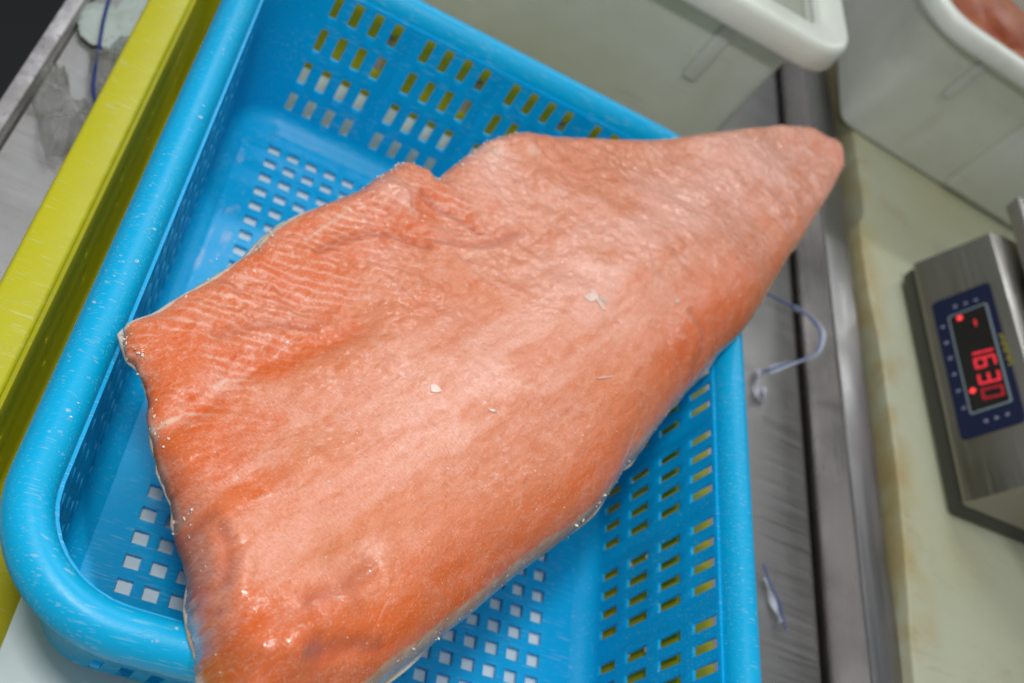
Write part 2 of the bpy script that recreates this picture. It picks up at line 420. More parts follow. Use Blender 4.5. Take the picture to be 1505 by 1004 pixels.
# ------------------------------------------------------------------ cutting board
cb = empty("cutting_board", (.5245, 0, .001), RT); cb.location = (.5235, 0, .0012)
tag(cb, "cream coloured plastic cutting board with brown stains under the scale", "cutting board")
V = []
left = [(0.54352, 1.35), (0.54852, 0.78952), (0.53829, 0.70258), (0.53561, 0.62842), (0.53868, 0.56881), (0.53652, 0.46537), (0.5348, 0.4295), (0.52868, 0.35759), (0.52188, 0.28371), (0.51688, 0.1), (0.51188, -0.3)]
def board():
    c, s = math.cos(-RT), math.sin(-RT)
    L = catmull([(p[0], p[1], 0) for p in left], 10)
    poly = []
    for i, p in enumerate(L):
        x, y = p[0] - cb.location.x, p[1]; poly.append((c * x - s * y + random.uniform(-.0004, .0004), s * x + c * y))
    poly = poly + [(.55, poly[-1][1]), (.55, poly[0][1])]
    bm = bmesh.new(); n = len(poly)
    a = [bm.verts.new((x - .001, y, .0)) for x, y in poly]; b = [bm.verts.new((x, y, .0285)) for x, y in poly]
    bm.faces.new(a); bm.faces.new(b)
    for i in range(n): bm.faces.new((a[i], b[i], b[(i + 1) % n], a[(i + 1) % n]))
    bmobj("slab", bm, CUT, cb, 40, .002, 3)
board()
# ------------------------------------------------------------------ scale
sca = empty("kitchen_scale", (.5765, .545, .0302), math.radians(1.1)); tag(sca, "steel digital weighing scale with red lit digits on a navy panel", "scale")
prism("body", [(.000, .0165), (-.002, .018), (-.002, .021), (.021, .080), (.030, .083), (.185, .083), (.185, .0165)], -.121, .113, SCSTEEL, sca, .0060, 5)
prism("base", [(.004, .001), (-.001, .005), (-.0012, .0165), (.183, .0165), (.183, .001)], -.120, .112, simple("scale_base", (.045, .045, .035), .35), sca, .003, 3)
prism("pan", [(.0335, .091), (.032, .1035), (.0345, .106), (.235, .106), (.2365, .1035), (.235, .091)], -.150, .140, SCSTEEL, sca, .003)
prism("pan_support", [(.05, .08), (.05, .092), (.17, .092), (.17, .08)], -.08, .08, simple("black_plastic", (.012, .012, .014), .5), sca)
PU = Vector((0, -1, 0)); PV = Vector((.023, 0, .060)).normalized(); PN = PU.cross(PV).normalized()
PN = PN if PN.x < 0 else -PN
P0 = Vector((-.002, 0, .020))
def onp(u, v, h): return P0 + PU * u + PV * v + PN * h
def plate(name, pts, h0, h1, mat, parent, bev=0):
    bm = bmesh.new(); a = [bm.verts.new(onp(u, v, h0)) for u, v in pts]; b = [bm.verts.new(onp(u, v, h1)) for u, v in pts]
    n = len(pts); bm.faces.new(a); bm.faces.new(b[::-1])
    for i in range(n): bm.faces.new((a[i], b[i], b[(i + 1) % n], a[(i + 1) % n]))
    return bmobj(name, bm, mat, parent, 30, bev)
def rrect(u0, u1, v0, v1, r):
    P = []
    for cx, cy, a0 in ((u1 - r, v0 + r, -PI / 2), (u1 - r, v1 - r, 0), (u0 + r, v1 - r, PI / 2), (u0 + r, v0 + r, PI)):
        for k in range(5):
            a = a0 + PI / 2 * k / 4; P.append((cx + r * math.cos(a), cy + r * math.sin(a)))
    return P
NAVY = simple("navy_print", (.006, .010, .045), .35); GREYP = simple("grey_bezel", (.22, .27, .30), .4); SCR = simple("dark_screen", (.014, .012, .012), .15)
PRINT = simple("pale_print", (.30, .34, .45), .5); YPRINT = simple("yellow_print", (.42, .36, .02), .5)
LED = glow("red_led", (1, .035, .06), .85); LEDD = glow("red_led_dim", (1, .03, .06), .33); LEDB = glow("red_led_bright", (1, .05, .05), 1.6)
(nu0, nu1, nv0, nv1) = (-0.0637055030299837, 0.07056677119888094, 0.006452788558830557, 0.05399168881073379)
(wu0, wu1, wv0, wv1) = (-0.0441172314978846, 0.05152335382501408, 0.016925345114184275, 0.04841118147340392)
pan_ = plate("display_panel", rrect(nu0, nu1, nv0, nv1, .004), -.001, .0008, NAVY, sca)
bz = plate("bezel", rrect(wu0, wu1, wv0, wv1, .002), .0008, .0014, GREYP, pan_)
scn = plate("screen", rrect(wu0 + .0016, wu1 - .0016, wv0 + .0016, wv1 - .0016, .001), .0009, .0018, SCR, pan_)
# seven segment digits
SEG = {'0': 'abcdef', '1': 'bc', '3': 'abcdg', '6': 'acdefg', '-': 'g'}
def digit(ch, u, v, w_, h_, mat):
    t = w_ * .19; sl = .12
    S = {'a': (0, w_, h_ - t, h_), 'g': (0, w_, h_ / 2 - t / 2, h_ / 2 + t / 2), 'd': (0, w_, 0, t), 'f': (0, t, h_ / 2, h_), 'e': (0, t, 0, h_ / 2), 'b': (w_ - t, w_, h_ / 2, h_), 'c': (w_ - t, w_, 0, h_ / 2)}
    bm = bmesh.new()
    for s in SEG[ch]:
        a0, a1, b0, b1 = S[s]; g = t * .12
        if s in 'agd': a0 += t * .35; a1 -= t * .35
        else: b0 += g; b1 -= g
        q = [(a0, b0), (a1, b0), (a1, b1), (a0, b1)]
        lo = [bm.verts.new(onp(u + x + sl * y, v + y, .0016)) for x, y in q]; hi = [bm.verts.new(onp(u + x + sl * y, v + y, .0021)) for x, y in q]
        bm.faces.new(hi)
        bm.faces.new(lo[::-1])
        for i in range(4): bm.faces.new((lo[i], lo[(i + 1) % 4], hi[(i + 1) % 4], hi[i]))
    return bmobj("digit", bm, mat, pan_)
for ch, u, v, w_, h_, b in [('0', 0.03265816796976832, 0.02853340785424498, 0.010046587066938681, 0.016184260121132516, 1), ('3', 0.018826636684108118, 0.02853340785424498, 0.010046587066938681, 0.016184260121132516, 0), ('6', 0.003953633492800663, 0.02853340785424498, 0.010046587066938681, 0.016184260121132516, 0), ('1', -0.009615895430672315, 0.02853340785424498, 0.010046587066938681, 0.016184260121132516, 0), ('-', -0.03292518938263436, 0.02853340785424498, 0.007032610946857076, 0.016184260121132516, 0)]: digit(ch, u, v, w_, h_, LEDD if b else LED)
for u, v in [(-0.03822, 0.02604), (0.03184, 0.02294)]:
    plate("indicator_light", [(u + .0022 * math.cos(2 * PI * k / 14), v + .0022 * math.sin(2 * PI * k / 14)) for k in range(14)], .0016, .0022, LEDB, pan_)
def marks(name, u, v, w_, h_, mat, n=5, seed=0):
    rr = random.Random(seed); bm = bmesh.new()
    for k in range(n):
        if k % 2: a0, a1 = 0, w_; b0 = rr.uniform(0, h_ * .85); b1 = b0 + h_ * .16
        else: a0 = rr.uniform(0, w_ * .8); a1 = a0 + w_ * .2; b0, b1 = 0, h_
        hh = .0010 + .00003 * k
        f = [bm.verts.new(onp(u + x, v + y, hh)) for x, y in ((a0, b0), (a1, b0), (a1, b1), (a0, b1))]; bm.faces.new(f)
    o = bmobj(name, bm, mat, pan_); return o
for i, (u, v, w_, h_) in enumerate([(-0.03796, 0.01019, 0.003, 0.003), (-0.02172, 0.01015, 0.003, 0.003), (-0.00622, 0.01045, 0.003, 0.003), (0.00994, 0.0107, 0.003, 0.003), (0.02612, 0.01114, 0.003, 0.003), (0.0419, 0.01158, 0.003, 0.003), (-0.053, 0.02301, 0.003, 0.003), (-0.05252, 0.0315, 0.003, 0.003), (-0.05152, 0.0391, 0.003, 0.003), (0.05927, 0.0254, 0.003, 0.003), (0.05884, 0.03325, 0.003, 0.003), (0.0588, 0.0412, 0.003, 0.003)]): marks("printed_mark", u, v, w_, h_, PRINT, 5, i)
for i, (u, v, w_, h_) in enumerate([(-0.0109, 0.05041, 0.0026, 0.0042), (-0.00725, 0.05058, 0.0026, 0.0042), (-0.00363, 0.05074, 0.0026, 0.0042), (-2e-05, 0.0509, 0.0026, 0.0042), (0.00356, 0.05106, 0.0026, 0.0042), (0.00713, 0.05122, 0.0026, 0.0042), (0.01067, 0.05138, 0.0026, 0.0042), (0.0142, 0.05154, 0.0026, 0.0042), (0.0177, 0.0517, 0.0026, 0.0042)]): marks("printed_letter", u, v, w_, h_, YPRINT, 4, 50 + i)
# ------------------------------------------------------------------ loose things on the table
SHEET = simple("pale_label", (.42, .48, .45), .5)
def crumple(name, poly, z, amp, sc, mat, seed, label, cat, nx=60, lift=.0):
    P = np.array(poly); a, b, c, d = P
    S, T = np.meshgrid(np.linspace(0, 1, nx), np.linspace(0, 1, nx), indexing='ij')
    xy = ((1 - S) * (1 - T))[..., None] * a + (S * (1 - T))[..., None] * b + (S * T)[..., None] * c + ((1 - S) * T)[..., None] * d
    e = np.sqrt(np.clip(np.minimum(np.minimum(S, 1 - S), np.minimum(T, 1 - T)) * 6, 0, 1))
    wob = (fbm(S, T, .22, seed + 9, 3) - .5)[..., None] * .012
    xy = xy + wob * np.array([1, -1])
    rid = 1 - np.abs(fbm(xy[..., 0], xy[..., 1], sc, seed, 4) * 2 - 1)
    zz = z + amp * (rid ** 2) * e + lift
    V = np.dstack([xy, zz]).reshape(-1, 3); F = [(i * nx + j, i * nx + j + 1, (i + 1) * nx + j + 1, (i + 1) * nx + j) for i in range(nx - 1) for j in range(nx - 1)]
    o = mesh(name, V, F, mat, None, 180); tag(o, label, cat)
    return o
crumple("plastic_bag", [(-0.10119, 0.50094), (-0.08311, 0.50721), (-0.04755, 0.47538), (-0.07382, 0.4495)], TZ + .001, .024, .017, FILM, 3, "crumpled clear plastic bag on the table beside the steel edge at left", "bag")
crumple("plastic_bag", [(-0.08035, 0.54568), (-0.05125, 0.57496), (-0.03883, 0.50016), (-0.06119, 0.50138)], TZ + .001, .022, .014, FILM, 13, "crumpled clear plastic bag tucked against the yellow rim below the pale packet", "bag")
pk = crumple("packet", [(-0.0974, 0.57276), (-0.05527, 0.62648), (-0.05118, 0.55303), (-0.0863, 0.55051)], TZ + .004, .006, .05, SHEET, 23, "pale greenish plastic packet on the table at top left", "packet", 40)
tube_pts = [(-0.08389, 0.59907, -0.005), (-0.082, 0.58509, -0.005), (-0.0789, 0.56499, -0.005), (-0.07488, 0.54632, -0.005), (-0.07095, 0.52937, -0.009), (-0.06591, 0.5093, -0.009), (-0.0589, 0.49454, -0.009), (-0.05423, 0.48177, -0.009), (-0.05014, 0.46588, -0.009)]
tag(tube("cord", tube_pts, .0011, simple("blue_cord", (.01, .03, .20), .4), None), "thin dark blue cord running across the pale packet at top left", "cord")
st = empty("plastic_strip", (0, 0, 0)); tag(st, "twisted clear plastic strip with a blue edge looping right of the fish and basket", "strip")
BLUEED = simple("blue_edge", (.05, .08, .24), .35)
tube("clear_band", [(0.45576, 0.56774, 0.025), (0.4705, 0.56591, 0.025), (0.47978, 0.55716, 0.025), (0.4806, 0.54654, 0.025), (0.47332, 0.52965, 0.025), (0.45874, 0.51633, 0.025), (0.44153, 0.50458, 0.025), (0.42472, 0.49126, 0.025)], .0030, CLEAR, st, 8, 8, .45, .12); tube("blue_edge", [(0.40601, 0.56384, 0.0265), (0.42574, 0.56626, 0.0265), (0.44896, 0.56608, 0.0265), (0.46766, 0.56415, 0.0265), (0.47763, 0.55578, 0.0265), (0.47766, 0.54414, 0.0265), (0.47051, 0.52802, 0.0265), (0.456, 0.51475, 0.0265), (0.43679, 0.50082, 0.0265), (0.41691, 0.48554, 0.0265)], .0009, BLUEED, st)
tube("clear_band", [(0.44991, 0.52722, -0.014), (0.44651, 0.5157, -0.014), (0.44631, 0.50254, -0.014), (0.45192, 0.49851, -0.014), (0.45421, 0.51252, -0.014)], .0026, CLEAR, st, 8, 8, .3, .2)
st2 = empty("plastic_strip", (0, 0, 0)); tag(st2, "short clear plastic strip with a blue edge near the basket's lower right rim", "strip")
tube("clear_band", [(0.4437, 0.34747, -0.014), (0.44629, 0.33584, -0.014), (0.4502, 0.32726, -0.014), (0.45407, 0.31877, -0.014)], .0024, CLEAR, st2, 8, 8, .3, .2); tube("blue_edge", [(0.44034, 0.35569, -0.012), (0.4452, 0.34316, -0.012), (0.4508, 0.33403, -0.012), (0.45388, 0.32281, -0.012), (0.45537, 0.31369, -0.012)], .0008, BLUEED, st2)
# water film on the blue base
def puddle(name, pts, z, label):
    c = catmull([(x, y, 0) for x, y in pts] + [(pts[0][0], pts[0][1], 0)], 8)[:-1]
    cx = sum(p[0] for p in c) / len(c); cy = sum(p[1] for p in c) / len(c); n = len(c); V = []
    for f, zz in ((1, z), (.9, z + .0004), (0.6, z + .0006)):
        V += [(cx + (p[0] - cx) * f, cy + (p[1] - cy) * f, zz) for p in c]
    F = [(j * n + i, j * n + (i + 1) % n, (j + 1) * n + (i + 1) % n, (j + 1) * n + i) for j in range(2) for i in range(n)] + [tuple(2 * n + i for i in range(n))]
    o = mesh(name, V, F, WATER, None, 60); tag(o, label, "puddle"); return o
puddle("water_film", [(0.02983, 0.45469), (0.02912, 0.44164), (0.0288, 0.42262), (0.02893, 0.40275), (0.02698, 0.38859), (0.02486, 0.40058), (0.02658, 0.41588), (0.02731, 0.43299), (0.02791, 0.44867)], .0002, "long thin wet streak on the blue basket floor along its left side")
puddle("water_film", [(0.03152, 0.45371), (0.03813, 0.45856), (0.04063, 0.44629), (0.04018, 0.43455), (0.03853, 0.42242), (0.03605, 0.41374), (0.03371, 0.41978), (0.03408, 0.43114), (0.03156, 0.44304)], .0002, "broader wet patch on the blue basket floor beside the square holes")
puddle("water_film", [(0.02662, 0.50541), (0.02968, 0.50521), (0.03133, 0.49765), (0.02924, 0.49251), (0.02625, 0.49657)], .0002, "small wet drop on the blue basket floor near the back left corner")
def drops():
    rs = np.random.RandomState(11); bm = bmesh.new()
    spots = []
    for k in range(150): spots.append((rs.uniform(.02, .29), rs.uniform(.175, .535), .0002))
    for k in range(60): spots.append((rs.uniform(.018, .043), rs.uniform(.36, .53), .0002))
    for k in range(70): spots.append((BX0 - .0196 + rs.normal(0, .003), rs.uniform(.2, .55), .1182))
    for k in range(30): spots.append((rs.uniform(.05, .1), BY0 - .0196 + rs.normal(0, .003), .1182))
    for x, y, z in spots:
        r = rs.uniform(.0003, .0009)
        bmesh.ops.create_icosphere(bm, subdivisions=2, radius=r, matrix=Matrix.Translation((x, y, z)) @ Matrix.Diagonal((rs.uniform(.8, 1.8), rs.uniform(.8, 1.4), .45, 1)))
    o = bmobj("water_drops", bm, WATER, None, 180); tag(o, "tiny water drops scattered on the floor and rim of the blue basket", "water drops", None, 'stuff')
drops()
# ------------------------------------------------------------------ salmon fillet
BELLY = [(0.38331, 0.63609), (0.36344, 0.62435), (0.33453, 0.60137), (0.3015, 0.57449), (0.27352, 0.55128), (0.24727, 0.53213), (0.22247, 0.51531), (0.20349, 0.50419), (0.18517, 0.49467), (0.17192, 0.48718), (0.16108, 0.48185), (0.15091, 0.47277), (0.14128, 0.46181), (0.13438, 0.4488), (0.12928, 0.43998), (0.12413, 0.42964), (0.11913, 0.41959), (0.11664, 0.4149), (0.1141, 0.41859), (0.1057, 0.41918), (0.09918, 0.41826), (0.09389, 0.41074), (0.08804, 0.40093), (0.08244, 0.39096), (0.07869, 0.38376), (0.07042, 0.37302), (0.06212, 0.36247), (0.05293, 0.3516), (0.04736, 0.34257), (0.04177, 0.32938), (0.03943, 0.32214), (0.03254, 0.3089), (0.0244, 0.29424), (0.01684, 0.28266), (0.01131, 0.27241), (0.00373, 0.26358), (0.00172, 0.25869)]
DORSAL = [(0.41643, 0.60464), (0.40889, 0.58723), (0.39827, 0.56557), (0.38449, 0.53883), (0.37141, 0.5129), (0.35469, 0.48248), (0.33997, 0.45174), (0.32693, 0.42607), (0.3148, 0.40455), (0.29702, 0.37932), (0.28453, 0.35852), (0.27054, 0.33661), (0.25783, 0.31495), (0.2498, 0.30057), (0.24554, 0.29247), (0.23903, 0.28404), (0.23399, 0.27254), (0.22695, 0.25953), (0.22006, 0.24913), (0.21131, 0.23835), (0.20094, 0.22632), (0.18857, 0.21241), (0.17695, 0.19834), (0.1687, 0.18792), (0.15805, 0.17569), (0.14798, 0.16379), (0.13839, 0.15248), (0.12922, 0.14194), (0.1183, 0.12963), (0.10768, 0.11933), (0.09253, 0.11244)]
HEAD = [(0.00172, 0.25869), (0.00461, 0.25232), (0.00695, 0.24755), (0.012, 0.24442), (0.01665, 0.23911), (0.02128, 0.23025), (0.02462, 0.22201), (0.03071, 0.21074), (0.03436, 0.20305), (0.04075, 0.19477), (0.04525, 0.1857), (0.04868, 0.17928), (0.05297, 0.17242), (0.05707, 0.16349), (0.05861, 0.15555), (0.06177, 0.14803), (0.06492, 0.14216), (0.06993, 0.13227), (0.07546, 0.12373), (0.08303, 0.11633), (0.09253, 0.11244)]
TAIL = [(0.38331, 0.63609), (0.39336, 0.64251), (0.40761, 0.64261), (0.4207, 0.64263), (0.4243, 0.63495), (0.42303, 0.62054), (0.41643, 0.60464)]
ORANGE_LINE = [(0.0905, 0.29242), (0.08541, 0.28613), (0.0751, 0.27631), (0.06578, 0.26824), (0.05359, 0.25825), (0.0459, 0.2485), (0.03797, 0.23044), (0.03277, 0.22092)]
def resample(pts, n):
    P = np.array(catmull([(p[0], p[1], 0) for p in pts], 6))[:, :2]
    d = np.r_[0, np.cumsum(np.linalg.norm(np.diff(P, axis=0), axis=1))]
    t = np.linspace(0, d[-1], n); return np.c_[np.interp(t, d, P[:, 0]), np.interp(t, d, P[:, 1])]
def distto(P, curve):
    out = np.full(len(P), 9.)
    for a, b in zip(curve[:-1], curve[1:]):
        d = b - a; l2 = d @ d + 1e-12
        t = np.clip(((P[:, 0] - a[0]) * d[0] + (P[:, 1] - a[1]) * d[1]) / l2, 0, 1)
        out = np.minimum(out, (P[:, 0] - a[0] - t * d[0]) ** 2 + (P[:, 1] - a[1] - t * d[1]) ** 2)
    return np.sqrt(out)
def fillet():
    NS, NTT = 720, 440
    B = resample(BELLY, NS); D = resample(DORSAL, NS); H = resample(HEAD, NTT); Tl = resample(TAIL, NTT)
    s = np.linspace(0, 1, NS)[:, None]; t = np.linspace(0, 1, NTT)[None, :]
    P = np.zeros((NS, NTT, 2))
    for c in range(2):
        P[..., c] = (1 - t) * B[:, c][:, None] + t * D[:, c][:, None] + (1 - s) * Tl[:, c][None, :] + s * H[:, c][None, :] \
            - ((1 - s) * (1 - t) * B[0, c] + (1 - s) * t * D[0, c] + s * (1 - t) * B[-1, c] + s * t * D[-1, c])
    S = np.broadcast_to(s, (NS, NTT)).ravel(); T = np.broadcast_to(t, (NS, NTT)).ravel()
    Q = P.reshape(-1, 2); x, y = Q[:, 0].copy(), Q[:, 1].copy()
    st = 3
    db = distto(Q, B[np.r_[0:NS:4, NS - 1]]); dd = distto(Q, D[np.r_[0:NS:6, NS - 1]]); dh = distto(Q, H[np.r_[0:NTT:4, NTT - 1]]); dt = distto(Q, Tl[np.r_[0:NTT:10, NTT - 1]])
    rnd = lambda d, w: np.sqrt(np.clip(1 - (1 - np.clip(d / w, 0, 1)) ** 2, 0, 1))
    # thickness
    body = .012 + .020 * sstep(0, .15, db) + .004 * np.exp(-((dd - .065) / .03) ** 2)
    body = body * (.62 + .38 * sstep(0, .22, dt))
    edge = np.minimum(np.minimum(rnd(db, .011), rnd(dd, .034)), np.minimum(rnd(dh, .016), rnd(dt, .022)))
    up = x * .707 + y * .707
    al = x * math.cos(.93) + y * math.sin(.93); ac = -x * math.sin(.93) + y * math.cos(.93)     # along / across the fish
    n1 = fbm(al, ac, .06, 101, 3) - .5; n2 = fbm(al, ac, .016, 111, 4) - .5; n3 = fbm(al, ac, .0045, 121, 3) - .5
    bell = 1 - sstep(.03, .11, db)
    Tk = .0035 + (body - .0035) * edge
    ol = np.array(resample(ORANGE_LINE, 60)); dol = distto(Q, ol)
    Tk += edge * (.006 * n1 + .0018 * n2 + .0006 * n3 + .0022 * n2 * bell + .0010 * n3 * bell - .0028 * np.exp(-(dol / .006) ** 2))
    # local lumps, dents: (x, y, height, sx)
    for lx, ly, h, r in [(0.05953, 0.16931, 0.004, 0.0097), (0.06538, 0.17262, -0.003, 0.00442), (0.06421, 0.15401, -0.003, 0.00424), (0.11036, 0.1766, -0.004, 0.01233), (0.10684, 0.16733, 0.003, 0.00663), (0.09397, 0.38542, 0.004, 0.01179), (0.11776, 0.3876, -0.004, 0.01022), (0.14017, 0.40861, 0.003, 0.02223), (0.1056, 0.35921, -0.003, 0.01535), (0.31979, 0.55008, 0.003, 0.04268), (0.09085, 0.14087, 0.0075, 0.01101), (0.07437, 0.13859, 0.003, 0.00701), (0.24082, 0.45264, 0.003, 0.03337), (0.06401, 0.29852, -0.003, 0.01111), (0.09067, 0.30826, -0.003, 0.01361), (0.07744, 0.21438, 0.002, 0.01669)]:
        Tk += edge * h * np.exp(-(((x - lx) ** 2 + (y - ly) ** 2) / r ** 2))
    wz = 0
    for lx, ly, h, r in [(0.07969, 0.14133, 0.9, 0.02183), (0.05977, 0.15263, 0.4, 0.00936), (0.09389, 0.13329, 0.8, 0.01711), (0.10022, 0.37001, 0.5, 0.02348), (0.05037, 0.29147, 0.4, 0.01536)]: wz = wz + h * np.exp(-(((x - lx) ** 2 + (y - ly) ** 2) / r ** 2))
    Tk += edge * np.clip(wz, 0, 1) * (.0022 * (fbm(al, ac, .012, 141, 3) - .5) + .0008 * (fbm(al, ac, .005, 144, 2) - .5))
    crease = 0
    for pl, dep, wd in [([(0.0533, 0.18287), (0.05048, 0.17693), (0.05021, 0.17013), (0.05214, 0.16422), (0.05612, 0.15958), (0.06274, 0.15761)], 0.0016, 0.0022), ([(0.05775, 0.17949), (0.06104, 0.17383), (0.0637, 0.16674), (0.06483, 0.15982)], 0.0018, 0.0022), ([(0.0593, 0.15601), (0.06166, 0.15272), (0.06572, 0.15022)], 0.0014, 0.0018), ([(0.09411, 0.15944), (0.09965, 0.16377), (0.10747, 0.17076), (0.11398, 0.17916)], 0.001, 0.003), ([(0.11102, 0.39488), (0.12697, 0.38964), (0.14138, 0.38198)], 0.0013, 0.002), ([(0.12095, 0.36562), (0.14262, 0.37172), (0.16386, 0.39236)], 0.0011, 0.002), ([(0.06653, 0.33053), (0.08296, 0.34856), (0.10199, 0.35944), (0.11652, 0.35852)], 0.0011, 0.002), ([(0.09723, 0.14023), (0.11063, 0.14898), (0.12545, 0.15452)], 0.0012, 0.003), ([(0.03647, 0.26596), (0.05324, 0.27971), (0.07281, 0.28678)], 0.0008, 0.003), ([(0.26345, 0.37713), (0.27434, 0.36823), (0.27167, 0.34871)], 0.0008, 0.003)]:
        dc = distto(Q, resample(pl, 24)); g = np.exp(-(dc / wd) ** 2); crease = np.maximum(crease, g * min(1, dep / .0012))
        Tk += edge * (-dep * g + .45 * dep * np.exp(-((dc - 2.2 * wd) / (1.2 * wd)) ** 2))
    # ragged rim
    rag = .0016 * (fbm(al, ac, .011, 131, 4) - .5)
    z = .1195 + Tk
    nearb = np.minimum(np.minimum(db, dh), dt)
    x += rag * np.exp(-nearb / .003) * 2; y += rag * np.exp(-nearb / .003) * 2
    # ---- colour masks
    warp = fbm(al, ac, .02, 201, 3) - .5
    bz = sstep(.075, .03, db) * sstep(.52, .62, S) * sstep(.0, .012, db)
    q = (x * .45 + y * .89) + .012 * warp + .004 * (fbm(al, ac, .006, 211, 2) - .5)
    sd_ = (-0.0857, 0.9963)
    q = x * sd_[0] + y * sd_[1] + .007 * warp + .0016 * (fbm(al, ac, .005, 211, 2) - .5)
    line = 1 - np.abs(((q / .0047) % 1) * 2 - 1)
    stripes = sstep(.5, .95, line) * bz * sstep(.30, .62, fbm(al, ac, .010, 221, 4))
    patch = sstep(.46, .66, fbm(al, ac, .022, 231, 5, .6))
    streak = sstep(.50, .70, fbm(al * .35, ac, .006, 241, 4, .6))
    curl = sstep(.58, .74, fbm(al + .01 * warp, ac, .009, 251, 5, .65))
    tailf = sstep(.45, .1, S)
    ridge_sheen = np.exp(-((dd - .075) / .035) ** 2)
    long = fbm(al * .22, ac, .009, 236, 5, .6); longf = fbm(al * .3, ac, .0032, 238, 4, .6)
    frost_sheen = .06 * patch + .12 * streak + .30 * curl * (.25 + .75 * bell) + .50 * stripes + .42 * ridge_sheen * sstep(.3, .6, long) + .30 * tailf * longf * 1.6 + .10 * tailf + .20 * (long - .5) + .25 * (longf - .5) + .10  # ridge band paints the highlight there as paler flesh; the rest is frost
    for lx, ly, h, r in [(0.15358, 0.29506, 0.35, 0.03407), (0.20025, 0.36427, 0.4, 0.03198), (0.25257, 0.45672, 0.6, 0.01565), (0.26689, 0.45378, 0.6, 0.01704), (0.23205, 0.42585, 0.5, 0.01556), (0.2649, 0.48431, 0.5, 0.02385), (0.30125, 0.50761, 0.7, 0.01408), (0.33138, 0.55615, 0.7, 0.01997), (0.31487, 0.56039, 0.4, 0.01755), (0.19669, 0.42671, 0.4, 0.02493), (0.14334, 0.41571, 0.4, 0.018), (0.12706, 0.24715, 0.3, 0.02631), (0.1013, 0.28616, 0.3, 0.00329), (0.06786, 0.21987, 0.15, 0.01655), (0.04666, 0.19943, 0.2, 0.00499), (0.07039, 0.29789, 0.3, 0.01286), (0.09031, 0.34605, 0.35, 0.0146), (0.09435, 0.38322, 0.6, 0.01175), (0.14408, 0.44579, 0.7, 0.01897), (0.06547, 0.1494, 0.25, 0.00704), (0.11482, 0.18934, 0.5, 0.00506), (0.10684, 0.16733, 0.3, 0.0053), (0.04266, 0.24299, 0.5, 0.00679), (0.0308, 0.2232, 0.45, 0.00559), (0.02445, 0.21431, 0.4, 0.00492), (0.15677, 0.40324, 0.2, 0.02724), (0.12866, 0.37708, 0.3, 0.02066), (0.05093, 0.3281, 0.3, 0.00984)]:
        frost_sheen += h * np.exp(-(((x - lx) ** 2 + (y - ly) ** 2) / r ** 2)) * (.5 + 1.0 * fbm(al, ac, .008, 271, 4))
    deep = .7 * np.exp(-(dol / .006) ** 2) + .55 * bz * (1 - stripes) + .40 * sstep(.055, .012, dd) + .30 * sstep(.45, .75, fbm(al * .45, ac, .022, 281, 5)) + .22 * sstep(.06, .0, dh)  # dorsal edge term paints the form shading there; the rest is flesh colour
    for lx, ly, h, r in [(0.03865, 0.19634, 1.0, 0.01357), (0.05, 0.21573, 0.5, 0.01853), (0.05581, 0.16675, 0.4, 0.012), (0.09721, 0.1514, 0.5, 0.02051), (0.05912, 0.20129, 0.3, 0.01832), (0.03781, 0.23101, 0.6, 0.00656), (0.06126, 0.22982, 0.7, 0.00769), (0.06944, 0.23653, 0.5, 0.00564), (0.02485, 0.23011, 0.5, 0.00509), (0.0636, 0.26116, 0.5, 0.00734), (0.02747, 0.25805, 0.4, 0.01093), (0.0552, 0.30978, 0.4, 0.01607), (0.0995, 0.37431, 0.3, 0.01562), (0.07341, 0.14684, 0.4, 0.01438), (0.1596, 0.19252, 0.4, 0.022), (0.28178, 0.39099, 0.4, 0.03771), (0.25882, 0.35177, 0.3, 0.02924), (0.08256, 0.25576, 0.25, 0.0152), (0.12404, 0.30885, 0.2, 0.02185), (0.12589, 0.15207, 0.4, 0.01625), (0.06904, 0.19336, 0.3, 0.01305)]:
        deep += h * np.exp(-(((x - lx) ** 2 + (y - ly) ** 2) / r ** 2)) * (.4 + 1.2 * fbm(al, ac, .01, 291, 4))
    fw = .0012 + .0036 * sstep(.70, .82, S) * fbm(al, ac, .02, 305, 2) * 1.6
    fat = sstep(fw, fw * .4, db) * sstep(.35, .6, fbm(al, ac, .03, 301, 2) + .35 * sstep(.70, .8, S)) + sstep(.0022, .0006, dh) * .45 * sstep(.4, .6, fbm(al, ac, .012, 311, 3))
    for lx, ly, h, r in [(0.04388, 0.17596, 1.0, 0.00212), (0.06067, 0.33494, 0.55, 0.00167), (0.06232, 0.33788, 0.55, 0.00169), (0.06399, 0.34084, 0.55, 0.0017), (0.06567, 0.34384, 0.55, 0.00172), (0.06737, 0.34686, 0.55, 0.00173), (0.06909, 0.34992, 0.55, 0.00175), (0.07082, 0.35301, 0.55, 0.00176), (0.07258, 0.35613, 0.55, 0.00178), (0.07435, 0.35928, 0.55, 0.00179), (0.07613, 0.36246, 0.55, 0.00181), (0.00455, 0.2436, 1.2, 0.00301), (0.00683, 0.23807, 0.8, 0.00224), (0.14575, 0.44967, 0.5, 0.00947), (0.16807, 0.46256, 0.5, 0.00697), (0.09602, 0.39508, 0.4, 0.00558), (0.2141, 0.24465, 0.4, 0.00372)]:
        fat += h * np.exp(-(((x - lx) ** 2 + (y - ly) ** 2) / r ** 2))
    sw = .0018 + .0042 * sstep(.42, .6, S) * (.5 + fbm(al, ac, .03, 321, 3))
